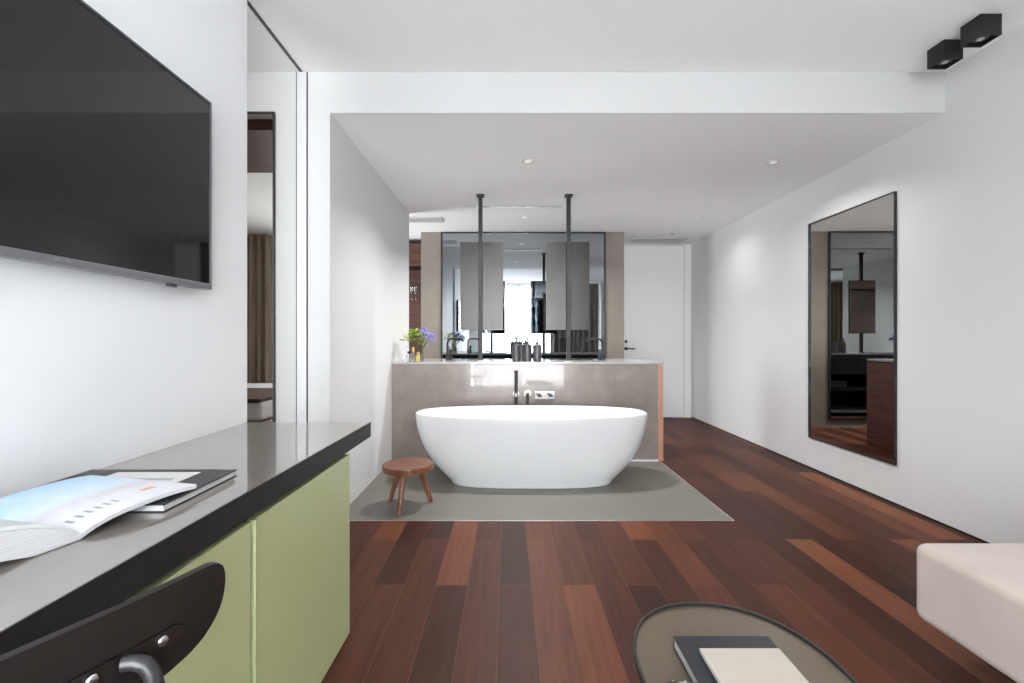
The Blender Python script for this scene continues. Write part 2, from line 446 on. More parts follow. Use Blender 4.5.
bm = NB(); box(bm, XB - 1.75, XB - 1.65, 5.0, 5.2, -.08, ZC); box(bm, XB - 1.75, XB - 1.65, 6.4, YFAR, -.08, ZC)
box(bm, XB - 1.75, XB - 1.65, 5.2, 6.4, 2.3, ZC); box(bm, XB - 1.75, XB - 1.65, 5.2, 6.4, -.08, .3); box(bm, XB - 1.65, XB - .12, 5.0, 5.1, -.08, ZC)
struct('wall_alcove', bm, WHITEL, label='walls of the alcove left of the mirror wall', smooth=False)
BX0, BX1 = pxX(421, YBLK), pxX(624, YBLK)
struct('wall_vanity', bx(BX0, BX1, YBLK, YBLK + .22, -.02, ZS), SAND, label='sand-coloured stone wall behind the vanity', smooth=False)
# window wall behind the camera
WX0, WX1 = -.85, 2.45
bm = NB()
box(bm, XL - .12, WX0, YWIN - .1, YWIN, -.08, ZC); box(bm, WX1, XR, YWIN - .1, YWIN, -.08, ZC)
box(bm, WX0, WX1, YWIN - .1, YWIN, 2.60, ZC)
box(bm, XL - 3.6, -3.25, YWIN - .1, YWIN, -.08, ZC); box(bm, -1.45, XL - .12, YWIN - .1, YWIN, -.08, ZC)
box(bm, -3.25, -1.45, YWIN - .1, YWIN, 2.5, ZC)
struct('wall_window', bm, WHITE, label='white wall with the windows behind the camera', smooth=False)
struct('wall_bedroom', bx(XL - 3.7, XL - 3.6, YWIN - .1, YBEAM + .1, -.08, ZC), WHITEL, label='far side wall of the next room', smooth=False)

def window(name, x0, x1, zt, label, n):
    w = bpy.data.objects.new(name, None); COL.objects.link(w); w['kind'] = 'structure'; w['label'] = label; w['category'] = 'window'
    w.location = ((x0 + x1) / 2, YWIN - .05, 0)
    bm = NB(); t = .05
    box(bm, x0, x1, YWIN - .08, YWIN - .03, 0, t); box(bm, x0, x1, YWIN - .08, YWIN - .03, zt - t, zt)
    for i in range(n + 1):
        x = x0 + (x1 - x0 - t) * i / n
        box(bm, x, x + t, YWIN - .08, YWIN - .03, t, zt - t)
    mk('frame', bm, BLACK, w)
    for i in range(n):
        a = x0 + (x1 - x0 - t) * i / n + t; b = x0 + (x1 - x0 - t) * (i + 1) / n
        mk('pane', bx(a, b, YWIN - .058, YWIN - .052, t, zt - t), GLASS, w)
window('window_1', WX0, WX1, 2.60, 'floor-length window behind the camera', 3)
window('window_2', -3.25, -1.45, 2.50, 'window of the next room beside its brown drape', 2)

w3 = bpy.data.objects.new('window_added', None); COL.objects.link(w3); w3['kind'] = 'structure'; w3['label'] = 'unseen window added in the alcove to brighten the bathing area'; w3['category'] = 'window'  # window added out of view, only to even out the light
w3.location = (XB - 1.7, 5.8, .3); bm = NB(); xw = XB - 1.72
box(bm, xw, xw + .05, 5.2, 5.25, .3, 2.3); box(bm, xw, xw + .05, 6.35, 6.4, .3, 2.3); box(bm, xw, xw + .05, 5.25, 6.35, .3, .35); box(bm, xw, xw + .05, 5.25, 6.35, 2.25, 2.3)
mk('frame', bm, BLACK, w3); mk('pane', bx(xw + .02, xw + .026, 5.25, 6.35, .35, 2.25), GLASS, w3)

# black strip standing in for a shaded gap along the right wall
struct('baseboard_gap_shade', bx(XR - .006, XR, YWIN, YFAR, 0, .009), GAP, label='dark strip for the shaded gap at the foot of the right wall')
struct('baseboard_bathing', bx(1.0, XM0 - .02, YPART - .012, YPART, 0.0005, .012), TRIMW, label='thin white strip at the foot of the stone front')

# sliding door channel, ceiling track
xa, xb = pxX(296.5, YBEAM), pxX(307.5, YBEAM)
bm = NB(); box(bm, xa + .004, xb - .004, YBEAM - .008, YBEAM, 0, ZC - .002, .002)
j = struct('trim_2', bm, TRIMW, label='white upright channel for the sliding door in the front wall')
bm = NB(); box(bm, xa - .002, xa + .004, YBEAM - .003, YBEAM, 0, ZC - .002); box(bm, xb - .004, xb + .002, YBEAM - .003, YBEAM, 0, ZC - .002)
mk('channel_gap', bm, GAP, j)
for py in (349, 413, 300, 240):
    bm = NB(); lathe(bm, [(.008, YBEAM - .011), (.008, YBEAM - .008)], (0.5 * (xa + xb), 0, pxZ(py, YBEAM)), 10, 'Y'); mk('screw', bm, STEEL, j)
bm = NB(); box(bm, -1.226, -1.209, YE, YBEAM - .01, ZC - .004, ZC); struct('trim_3', bm, TRACK, label='dark sliding door track in the ceiling')

# door in the far wall
d = bpy.data.objects.new('door_1', None); COL.objects.link(d); d['kind'] = 'structure'; d['category'] = 'door'
d['label'] = 'tall flush white door at the far end'; d.location = (2.06, YFAR, 0)
mk('door_leaf', bx(1.58, 2.46, YFAR - .012, YFAR, .006, 2.40, .003), DOORW, d)
bm = NB()
box(bm, 2.475, 2.56, YFAR - .008, YFAR, 0, 2.42, .002); box(bm, 1.50, 1.565, YFAR - .008, YFAR, 0, 2.42, .002)
mk('door_frame', bm, DOORW, d)
hx, hz = pxX(626, YFAR - .02), 0.965
bm = NB(); lathe(bm, [(.024, YFAR - .02), (.024, YFAR - .012)], (hx, 0, hz), 16, 'Y')
tube(bm, [(hx, YFAR - .02, hz), (hx, YFAR - .06, hz), (hx + .02, YFAR - .066, hz), (hx + .115, YFAR - .066, hz)], .009)
h = mk('door_handle', bm, BLACK, d)
bm = NB(); lathe(bm, [(.022, YFAR - .02), (.022, YFAR - .012)], (hx, 0, hz + .10), 16, 'Y')
lathe(bm, [(.008, YFAR - .035), (.008, YFAR - .02)], (hx, 0, hz + .10), 10, 'Y'); mk('lock_rose', bm, BLACK, d)

# ================================================================ TELEVISION
TX = -1.05
ty1 = F * 1.05 / 296; tz1 = pxZ(103, ty1); tz0 = pxZ(290, ty1)
ty0 = ty1 - 1.165
t = thing('television', 'large black flat television on the white left wall', 'television', (TX - .02, (ty0 + ty1) / 2, (tz0 + tz1) / 2))
mk('housing', bx(XL + .001, TX - .008, ty0 + .12, ty1 - .12, tz0 + .1, tz1 - .1, .006), BLACKM, t)
bm = NB(); e = .009; fx0, fx1 = TX - .035, TX
box(bm, fx0, fx1, ty0, ty1, tz1 - e, tz1, .002); box(bm, fx0, fx1, ty1 - e, ty1, tz0, tz1 - e, .002); box(bm, fx0, fx1, ty0, ty0 + e, tz0, tz1 - e, .002)
mk('bezel', bm, BEZEL, t)
lb = mk('lower_bezel', bx(fx0, fx1 + .002, ty0 + e, ty1 - e, tz0, tz0 + .02, .003), GREYBZ, t)
mk('screen', bx(fx0 + .002, TX - .004, ty0 + e, ty1 - e, tz0 + .02, tz1 - e), SCREEN, t)
ly = F * 1.05 / 446
bm = NB()
for k in range(7): box(bm, TX + .002, TX + .0025, ly - .022 + k * .0065, ly - .018 + k * .0065, tz0 + .008, tz0 + .013)
mk('maker_badge', bm, STEEL, lb)
bm = NB(); box(bm, TX - .018, TX - .004, ty1 - .21, ty1 - .175, tz0 - .010, tz0 + .001, .003); mk('sensor', bm, BEZEL, t)

# ================================================================ WORKTOP AND CABINETS
WXF = -.586
t = thing('worktop', 'long glossy taupe worktop with a black front edge under the television', 'desk', (-.85, 1.0, .69))
mk('top_panel', bx(XL, WXF - .003, -.35, YE - .003, .738, .750, .001), TOPM, t)
mk('edge_panel', bx(XL, WXF, -.35, YE, .6885, .7375, .001), BLACKM, t)
bm = NB(); box(bm, WXF - .003, WXF, -.35, YE, .7375, .7495); box(bm, XL, WXF - .003, YE - .003, YE, .7375, .7495)
mk('edge_lip', bm, BLACKM, t)
yc0, ycg, yc1 = .765, F * .600 / 254, F * .588 / 157.5
def cabinet(y0, y1, label, lip):
    t = thing('cabinet', label, 'cabinet', (-.85, (y0 + y1) / 2, 0), group='green cabinets under the worktop')
    mk('carcass', bx(XL, -.612, y0 + .003, y1, .0, .672, .001), BLACKM, t)
    dr = mk('door', bx(-.606, -.584, y0 + .004, y1 - .006, .008, .672, .002), GREEN, t)
    if lip:
        # bevelled finger pull down the near edge
        bm = NB(); box(bm, -.604, -.580, y0 - .003, y0 + .009, .008, .6715, .002); mk('finger_pull', bm, GREEND, dr)
    mk('shadow_rail', bx(-.64, -.615, y0 + .01, y1 - .01, .672, .6883), GAP, t)
    return t
cabinet(yc0, ycg - .006, 'sage green cabinet under the worktop behind the black chair back', False)
cabinet(ycg + .004, yc1, 'sage green cabinet at the far end of the worktop, next to the walnut floor', True)

def kids(o):
    for c in o.children:
        yield c
        yield from kids(c)
# the fronts run very slightly out of parallel with the wall
for root in [o for o in COL.objects if o.name.split('.')[0] in ('worktop', 'cabinet') and o.parent is None]:
    for c in kids(root):
        M = world_of(c)
        for v in c.data.vertices:
            p = M @ v.co
            if p.x > -.70: v.co.x += .0182 * (p.y - 2.07) + (.008 if root.name == 'worktop' else 0)

# ================================================================ THINGS ON THE WORKTOP
t = thing('hardcover_book', 'black hardcover book with white page edges lying under the open magazine', 'book', (-.87, 1.10, .75))
bkx0, bkx1, bky0, bky1 = -1.062, -.692, .986, pxY(469, .768)
mk('page_block', bx(bkx0 + .004, bkx1 - .004, bky0 + .004, bky1 - .004, .7525, .7645), PAPER, t)
bm = NB(); box(bm, bkx0, bkx1, bky0, bky1, .7645, .7672, .0008); box(bm, bkx0, bkx1, bky0, bky1, .7501, .7525, .0008)
box(bm, bkx0 - .003, bkx0 + .002, bky0, bky1, .7515, .766)
mk('cover', bm, BOOKB, t)
t = thing('brochure', 'white brochure with a grey band lying on the black book', 'brochure', (-.86, 1.12, .7675))
bm = NB(); box(bm, -.97, -.765, .985, pxY(472, .769), .7673, .7690, .0004); mk('sheet', bm, PAPER, t)
bm = NB(); box(bm, -.93, -.79, 1.15, 1.165, .7690, .7693); mk('printed_band', bm, GREYBAR, t)

# open magazine: gutter along local y, pages out along +-x
A = Vector((-.744, .853, .7502)); U = Vector((.24, .97, 0)).normalized(); ang = math.atan2(U.y, U.x)
mag = thing('magazine', 'open magazine with a blue sky picture lying spread on the worktop', 'magazine', A, ang)
def page_h(s, side):
    # height of the top sheet over the worktop, s = distance from the gutter
    if side > 0: return .010 + .024 * (1 - math.exp(-s / .045)) - .006 * max(0, (s - .15) / .1) ** 2
    return .010 + .056 * math.sin(min(1, s / .24) * PI * .8) ** .7
def page_stack(side, lo, hi, W=.235, Ln=.305, n=18, drop=0.0):
    bm = NB(); top, bot = [], []
    for i in range(n + 1):
        s = W * i / n
        h = page_h(s, side)
        b = h - .009 if side > 0 else max(.0012, h - .052)
        if side > 0 and s > .20: b = max(b, .0205)
        zt = b + (h - b) * hi; zb = b + (h - b) * lo
        top.append([(side * s, 0, zt), (side * s, Ln, zt)]); bot.append([(side * s, 0, zb), (side * s, Ln, zb)])
    vt = [[bm.verts.new(p) for p in r] for r in top]; vb = [[bm.verts.new(p) for p in r] for r in bot]
    for i in range(n):
        bm.faces.new((vt[i][0], vt[i + 1][0], vt[i + 1][1], vt[i][1])); bm.faces.new((vb[i][0], vb[i][1], vb[i + 1][1], vb[i + 1][0]))
        bm.faces.new((vt[i][0], vb[i][0], vb[i + 1][0], vt[i + 1][0])); bm.faces.new((vt[i][1], vt[i + 1][1], vb[i + 1][1], vb[i][1]))
    bm.faces.new((vt[0][0], vt[0][1], vb[0][1], vb[0][0])); bm.faces.new((vt[n][0], vb[n][0], vb[n][1], vt[n][1]))
    return bm
mk('printed_page', page_stack(1, .80, 1.0), PAGE, mag, loc=(0, 0, 0), angle=60)
mk('page_stack', page_stack(1, 0, .79), EDGES, mag, loc=(0, 0, 0), angle=60)
mk('printed_page', page_stack(-1, .88, 1.0), PAGE, mag, loc=(0, 0, 0), angle=60)
mk('page_stack', page_stack(-1, 0, .87), EDGES, mag, loc=(0, 0, 0), angle=60)

# ================================================================ CHAIR AT THE DESK
D = Vector((.42, .908, 0)).normalized(); Nf = Vector((-D.y, D.x, 0))     # along the back, towards the desk
P0 = Vector((-.372, .602, 0)); TC = -.167
def bk(tt, z, off=0.0):
    q = (tt - TC) / .195
    return P0 + D * tt + Nf * (.016 * q * q * abs(q) + off) + Vector((0, 0, z))
ch = thing('desk_chair', 'black stained chair with a curved plywood back pushed up to the worktop', 'chair', (P0 + D * TC + Nf * .2))
outline = []
def addo(tt, z): outline.append((tt, z))
EXT = lambda a: a + .013 * max(0, min(1, (a - .08) / .06))
half = [(0, .820), (.06, .820), (.11, .820), (.15, .8195), (.172, .8185), (.183, .815), (.190, .8085), (.1935, .799), (.194, .787), (.1915, .770), (.186, .756), (.176, .7425), (.160, .7295), (.140, .7205), (.115, .7135), (.08, .709), (.04, .7075), (0, .707)]
half = [(EXT(a), z - .0055 * min(1, (z - .707) / .08)) for a, z in half]; HW = half[8][0]
outline = [(TC + a, z) for a, z in half] + [(TC - a, z) for a, z in reversed(half[1:-1])]
bm = NB()
rings = []
cz = .765
def scl(k): return [(TC + (a - TC) * k, cz + (z - cz) * k) for a, z in outline]
# plate as a lofted grid: columns across the width so it follows the curve
cols = 40; NZ = 6
ts = [TC - .194 + .388 * i / cols for i in range(cols + 1)]
def zlim(tt):
    a = abs(tt - TC); zt = zb = None
    for (a0, z0), (a1, z1) in zip(half[:9], half[1:9]):
        if a0 <= a <= a1 + 1e-9: zt = z0 + (z1 - z0) * (a - a0) / max(1e-9, a1 - a0)
    lowr = list(reversed(half[8:]))
    for (a0, z0), (a1, z1) in zip(lowr[:-1], lowr[1:]):
        if a0 <= a <= a1 + 1e-9: zb = z0 + (z1 - z0) * (a - a0) / max(1e-9, a1 - a0)
    if zt is None: zt = half[8][1]
    if zb is None: zb = half[8][1]
    return zt, zb
# denser columns near both ends
ts = sorted(set([TC + s * HW * math.sin(PI / 2 * i / 24) for i in range(25) for s in (-1, 1)]))
TH = .011
front, back = [], []
for tt in ts:
    zt, zb = zlim(tt)
    if zt - zb < 1e-4: zt += .0004; zb -= .0004
    back.append([bm.verts.new(bk(tt, zb + (zt - zb) * k / NZ, 0)) for k in range(NZ + 1)])
    front.append([bm.verts.new(bk(tt, zb + (zt - zb) * k / NZ, TH)) for k in range(NZ + 1)])
for i in range(len(ts) - 1):
    for k in range(NZ):
        bm.faces.new((back[i][k], back[i + 1][k], back[i + 1][k + 1], back[i][k + 1]))
        bm.faces.new((front[i][k], front[i][k + 1], front[i + 1][k + 1], front[i + 1][k]))
    bm.faces.new((back[i][NZ], back[i + 1][NZ], front[i + 1][NZ], front[i][NZ]))
    bm.faces.new((back[i][0], front[i][0], front[i + 1][0], back[i + 1][0]))
for k in range(NZ):
    bm.faces.new((back[0][k], back[0][k + 1], front[0][k + 1], front[0][k]))
    bm.faces.new((back[-1][k], front[-1][k], front[-1][k + 1], back[-1][k + 1]))
backrest = mk('backrest', bm, CHAIRW, ch, angle=40)
for tb in (-.0845, -.2495):
    bm = NB()
    # flat mounting strap
    for a0, a1 in ((-.052, .052),):
        pts = [(tb + a0, .7475), (tb + a1, .7475), (tb + a1 + .012, .757), (tb + a1, .7665), (tb + a0, .7665), (tb + a0 - .012, .757)]
        loft(bm, [[bk(p, z, -.0002) for p, z in pts], [bk(p, z, -.0045) for p, z in pts]])
    br = mk('mounting_strap', bm, CHAIRW, backrest)
    for q in (-.0345, .0345):
        bm = NB(); c = bk(tb + q, .757, -.0045)
        rings = []
        for r, h in ((.0062, 0), (.0062, .0015), (.0048, .0034), (.002, .0042)):
            rings.append([c - Nf * h + D * r * math.cos(2 * PI * k / 14) + Vector((0, 0, r * math.sin(2 * PI * k / 14))) for k in range(14)])
        loft(bm, rings); mk('bolt', bm, STEEL, br)
    s0 = bk(tb + .004, .752, -.010)
    pts = [bk(tb - .006, .757, -.004), bk(tb, .757, -.012), bk(tb + .007, .752, -.019), bk(tb + .011, .742, -.0235), bk(tb + .014, .725, -.027), bk(tb + .015, .69, -.029), bk(tb + .015, .60, -.027), bk(tb + .012, .50, -.02), bk(tb + .010, .46, .0), bk(tb + .005, .448, .05), bk(tb, .448, .20)]
    bm = NB(); tube(bm, pts, .0085, 12); mk('back_tube', bm, TUBEM, ch)
SC = P0 + D * TC + Nf * .19
bm = NB()
def seat_ring(z, k): return [SC + D * (x * k) + Nf * (y * k) + Vector((0, 0, z)) for x, y, _ in sup(.165, .165, 3.2, 36)]
loft(bm, [seat_ring(.457, .95), seat_ring(.459, 1), seat_ring(.468, 1), seat_ring(.471, .97)]); mk('seat', bm, CHAIRW, ch)
for sx in (-1, 1):
    for sy in (-1, 1):
        a = SC + D * sx * .12 + Nf * sy * .11; b = SC + D * sx * .17 + Nf * sy * .15
        bm = NB(); tube(bm, [a + Vector((0, 0, .4575)), a + (b - a) * .5 + Vector((0, 0, .23)), b + Vector((0, 0, .001))], .009, 10); mk('leg', bm, BLACK, ch)

# ================================================================ BATHTUB
TYC, THX, THY, TZ = None, .90, .355, .53
TYC = pxY(489, 0) + .26
TXC = pxX(531, TYC)
tub = thing('bathtub', 'white freestanding oval bathtub on the grey floor in front of the stone vanity', 'bathtub', (TXC, TYC, 0))
prof = [(0, .680, .72), (.004, .688, .735), (.012, .690, .738), (.03, .708, .748), (.06, .742, .77), (.09, .778, .795), (.13, .822, .83), (.17, .860, .86), (.207, .889, .885), (.26, .924, .92), (.32, .954, .95), (.38, .976, .973), (.437, .990, .989), (.49, .998, .998), (.522, 1.0, 1.0), (.5285, .998, .997), (.53, .994, .988)]
inner = [(.53, .974, .945), (.5285, .968, .935), (.52, .964, .928), (.45, .950, .90), (.38, .930, .865), (.30, .90, .81), (.22, .85, .74), (.16, .78, .65), (.125, .70, .55), (.11, .60, .44), (.108, .3, .2)]
rings = []
K = 72
for z, kx, ky in prof + inner:
    n = 2.55 if z > .3 else 2.55 + (.3 - z) * 1.6
    rings.append([(TXC + x, TYC + y, z) for x, y, _ in sup(THX * kx, THY * ky, n, K)])
bm = NB(); loft(bm, rings)
mk('tub_body', bm, TUB, tub, angle=50)
oy = TYC + .355 * .905
bm = NB(); lathe(bm, [(.030, oy - .014), (.030, oy + .003)], (TXC - .01, 0, .465), 20, 'Y')
for v in bm.verts: v.co.z = .465 + (v.co.z - .465) * .28
mk('overflow_slot', bm, TRIMW, tub)
bm = NB(); lathe(bm, [(.03, .104), (.03, .112), (.02, .115)], (TXC, TYC, 0), 20); mk('drain', bm, CHROME, tub)

# ================================================================ STOOL
sy = pxY(463, .285) ; sx = pxX(408, sy)
st = thing('stool', 'small round three-legged wooden stool beside the bathtub', 'stool', (sx, sy, 0))
bm = NB(); R = .166
lathe(bm, [(R * .92, .240), (R * .985, .243), (R, .249), (R, .275), (R * .985, .282), (R * .95, .285), (R * .75, .281), (.02, .276)], (sx, sy, 0), 40); mk('seat', bm, STOOLW, st, angle=40)
for a, rr in ((math.radians(-98), .165), (math.radians(148), .165), (math.radians(32), .165)):
    ca, sa = math.cos(a), math.sin(a)
    bm = NB()
    tube(bm, [(sx + ca * .075, sy + sa * .075, .244), (sx + ca * .12, sy + sa * .12, .13), (sx + ca * rr, sy + sa * rr, .002)], .0225, 14, .0135); mk('leg', bm, STOOLL, st)

# ================================================================ VANITY
VX0, VX1 = XB + .002, 1.40
van = thing('vanity', 'long double vanity with a polished taupe stone front behind the bathtub', 'vanity', (.17, 4.8, 0))
ZT = .893
mk('stone_front', bx(VX0, 1.352, YPART, YPART + .03, .001, ZT - .022), STONE, van)
mk('end_panel', bx(1.352, VX1 - .001, YPART + .012, YVB, .001, ZT - .03), WALNUT, van)
mk('edge_strip', bx(1.353, VX1, YPART, YPART + .012, .001, ZT - .012), COPPERW, van)
ct = mk('countertop', bx(VX0, VX1, YPART - .004, YVB, ZT - .021, ZT, .002), COUNTER, van)
bm = NB(); box(bm, VX0, 1.352, YVB - .03, YVB - .002, .60, ZT - .022); mk('back_fascia', bm, BLACKM, van)
bm = NB(); box(bm, VX0, 1.352, YPART + .03, YPART + .05, .08, ZT - .022); box(bm, VX0, VX0 + .02, YPART + .05, YVB - .03, .08, ZT - .022)
box(bm, 1.332, 1.352, YPART + .05, YVB - .03, .08, ZT - .022)
mk('carcass', bm, BLACKM, van)
mk('shelf', bx(VX0 + .02, 1.332, YPART + .05, YVB - .01, .36, .40), BLACKM, van)
mk('base_shelf', bx(VX0, 1.352, YPART + .05, YVB, .05, .08), COUNTER, van)
for bxc in (-.26, .60):
    bm = NB()
    outer = [sup(.24, .15, 6, 40, (bxc, 4.93), z) for z in (ZT + .0005, ZT + .004)]
    inn = [sup(.232, .142, 6, 40, (bxc, 4.93), z) for z in (ZT + .004, ZT + .0015)]
    loft(bm, outer + inn); mk('basin', bm, plain('black_basin', (.03, .03, .03, 1), .2, spec=.5, var=.05), ct)

# faucets on the counter
def faucet(px, sgn, label):
    y = 4.86; x = pxX(px, y)
    t = thing('basin_faucet', label, 'faucet', (x, y, ZT), group='black basin faucets')
    z = ZT
    bm = NB(); lathe(bm, [(.026, z), (.026, z + .005), (.015, z + .006), (.015, z + .05)], (x, y, 0), 18); mk('base', bm, BLACK, t)
    pts = [(x, y, z + .05), (x, y, z + .16)] + [tuple(p) for p in arc((x + sgn * .05, y, z + .16), .05, PI if sgn > 0 else 0, PI / 2, 8, (1, 0, 0), (0, 0, 1))][1:] + [(x + sgn * .13, y, z + .21), (x + sgn * .145, y, z + .207), (x + sgn * .150, y, z + .195), (x + sgn * .150, y, z + .18)]
    bm = NB(); tube(bm, pts, .0105, 12); mk('spout', bm, BLACK, t)
    bm = NB(); xx = x + sgn * .035
    lathe(bm, [(.016, z), (.016, z + .10), (.012, z + .105)], (xx, y - .02, 0), 14)
    tube(bm, [(xx, y - .02, z + .095), (xx + sgn * .02, y - .05, z + .1)], .006, 8)
    mk('handle', bm, BLACK, t)
faucet(447.5, 1, 'black swan-neck basin faucet near the flowers')
faucet(602.5, -1, 'black swan-neck basin faucet at the right end of the counter')

# ceiling-hung mirrors
def hung_mirror(px0, px1, pole, label):
    y = F * (ZS - CZ) / 144.0
    x0, x1, xp = pxX(px0, y), pxX(px1, y), pxX(pole, y)
    z1, z0 = pxZ(242, y + .02), pxZ(330, y + .02)
    t = thing('hung_mirror', label, 'mirror', (xp, y, ZT), group='mirror panels hung on poles over the vanity')
    mk('pole', bx(xp - .019, xp + .019, y - .019, y + .019, ZT + .001, ZS - .017, .002), POLE, t)
    mk('ceiling_plate', bx(xp - .036, xp + .036, y - .036, y + .036, ZS - .018, ZS - .0005, .002), BLACK, t)
    mk('foot_plate', bx(xp - .03, xp + .03, y - .03, y + .03, ZT + .0005, ZT + .006, .001), STEEL, t)
    p = mk('back_panel', bx(x0, x1, y + .020, y + .045, z0, z1, .002), BRONZE, t)
    mk('mirror_glass', bx(x0 + .008, x1 - .008, y + .045, y + .049, z0 + .008, z1 - .008), MIRROR, t)
hung_mirror(460, 503, 480.5, 'grey panel mirror on a black ceiling pole, nearer the flowers')
hung_mirror(546.5, 590, 568.5, 'grey panel mirror on a black ceiling pole, right of the pump bottles')

# smoked wall mirror
mx0, mx1 = pxX(441, YBLK), pxX(605.5, YBLK)
t = thing('smoked_mirror', 'wide smoked wall mirror with a black frame behind the vanity', 'mirror', ((mx0 + mx1) / 2, YBLK, .1))
e = .022
bm = NB(); yy = YBLK - .02
box(bm, mx0, mx0 + e, yy, YBLK, .1, ZS - .002); box(bm, mx1 - e, mx1, yy, YBLK, .1, ZS - .002)
box(bm, mx0 + e, mx1 - e, yy, YBLK, ZS - .02, ZS - .002); box(bm, mx0 + e, mx1 - e, yy, YBLK, .1, .12)
mk('frame', bm, BLACK, t)
mk('mirror_glass', bx(mx0 + e, mx1 - e, YBLK - .012, YBLK - .002, .12, ZS - .02), SMOKE, t)

# bottles on the counter
def bottle(px, y, r, h, label):
    x = pxX(px, y)
    t = thing('pump_bottle', label, 'bottle', (x, y, ZT), group='gunmetal pump bottles on the vanity')
    z = ZT + .0005
    bm = NB(); lathe(bm, [(r * .93, z), (r, z + .004), (r, z + h - .008), (r * .9, z + h), (r * .35, z + h + .006), (r * .35, z + h + .014)], (x, y, 0), 24); mk('body', bm, GUN, t)
    bm = NB(); zz = z + h + .014
    lathe(bm, [(r * .42, zz), (r * .42, zz + .014), (.005, zz + .016), (.005, zz + .036), (.013, zz + .037), (.013, zz + .048), (.004, zz + .05)], (x, y, 0), 16)
    tube(bm, [(x, y, zz + .042), (x - .02, y - .016, zz + .042), (x - .032, y - .026, zz + .036)], .0045, 8)
    mk('pump', bm, BLACK, t)
bottle(516.2, 4.55, .037, .155, 'gunmetal pump bottle on the counter, leftmost of the row')
bottle(521.3, 4.72, .03, .15, 'slimmer gunmetal pump bottle standing behind the front two')
bottle(527.3, 4.55, .040, .155, 'stout gunmetal pump bottle in the middle of the row')
bottle(537.2, 4.55, .040, .15, 'gunmetal pump bottle standing apart on the right of the row')

# flowers and flacons
fy = 4.60; fxv = pxX(420, fy)
t = thing('flower_vase', 'clear glass vase with lilac blossoms and green leaves on the counter', 'vase', (fxv, fy, ZT))
bm = NB(); z = ZT + .0005
lathe(bm, [(.030, z), (.034, z + .004), (.034, z + .075), (.031, z + .075), (.031, z + .008), (.005, z + .006)], (fxv, fy, 0), 24); mk('glass', bm, VASEG, t)
rnd = random.Random(4)
stems = [(-.10, .25, 'l'), (-.13, .21, 'l'), (-.06, .27, 'l'), (.06, .25, 'f'), (.11, .22, 'f'), (.03, .28, 'f'), (.02, .20, 'l'), (.0, .23, 'l'), (.05, .18, 'l')]
lf = NB(); pt = NB(); sm = NB()
for dx, hz_, kd in stems:
    dy = rnd.uniform(-.04, .04); tip = Vector((fxv + dx, fy + dy, z + hz_))
    tube(sm, [(fxv + rnd.uniform(-.01, .01), fy, z + .01), (fxv + dx * .3, fy + dy * .3, z + hz_ * .6), tip], .003, 6)
    if kd == 'f':
        for i in range(46):
            v = Vector((rnd.gauss(0, 1), rnd.gauss(0, 1), rnd.gauss(0, 1))).normalized() * .042
            c = tip + v; n1 = v.orthogonal().normalized(); n2 = v.cross(n1).normalized(); r = .0105
            vs = [pt.verts.new(c + (n1 * math.cos(k * PI / 2.5) + n2 * math.sin(k * PI / 2.5)) * (r if k % 1 == 0 else r * .4) + v * .12) for k in range(5)]
            ce = pt.verts.new(c)
            for k in range(5): pt.faces.new((ce, vs[k], vs[(k + 1) % 5]))
    else:
        for i in range(14):
            a = rnd.uniform(0, 2 * PI); c = tip + Vector((rnd.uniform(-.035, .035), rnd.uniform(-.03, .03), rnd.uniform(-.03, .02)))
            dr = Vector((math.cos(a), math.sin(a) * .6, rnd.uniform(-.1, .6))).normalized(); sd = dr.cross(Vector((0, 0, 1))).normalized(); up = sd.cross(dr)
            Ll, w = rnd.uniform(.04, .065), .018
            p = [c, c + dr * Ll * .4 + sd * w, c + dr * Ll + up * -.006, c + dr * Ll * .4 - sd * w, c + dr * Ll * .45 + up * .004]
            vs = [lf.verts.new(q) for q in p]
            lf.faces.new((vs[0], vs[1], vs[4])); lf.faces.new((vs[1], vs[2], vs[4])); lf.faces.new((vs[2], vs[3], vs[4])); lf.faces.new((vs[3], vs[0], vs[4]))
mk('stems', sm, STEM, t); mk('leaves', lf, LEAF, t, smooth=False); mk('blossoms', pt, PURP, t, smooth=False)
def flacon(px, y, r, h, capmat, bodymat, caph, label):
    x = pxX(px, y); z = ZT + .0005
    t = thing('perfume_bottle', label, 'bottle', (x, y, ZT), group='small bottles beside the flowers')
    bm = NB(); box(bm, x - r, x + r, y - r, y + r, z, z + h, .005); mk('body', bm, bodymat, t)
    bm = NB(); lathe(bm, [(r * .45, z + h), (r * .45, z + h + .006), (r * .72, z + h + .007), (r * .72, z + h + caph), (r * .6, z + h + caph + .003)], (x, y, 0), 18); mk('cap', bm, capmat, t)
flacon(413.3, 4.50, .020, .085, GOLD, VASEG, .045, 'slim clear bottle with a gold cap beside the flowers')
flacon(418.2, 4.50, .018, .055, GOLD, AMBER, .03, 'small golden flacon in front of the flower vase')
flacon(408.8, 4.56, .019, .07, BLACK, VASEG, .02, 'clear bottle with a black cap next to the white wall')

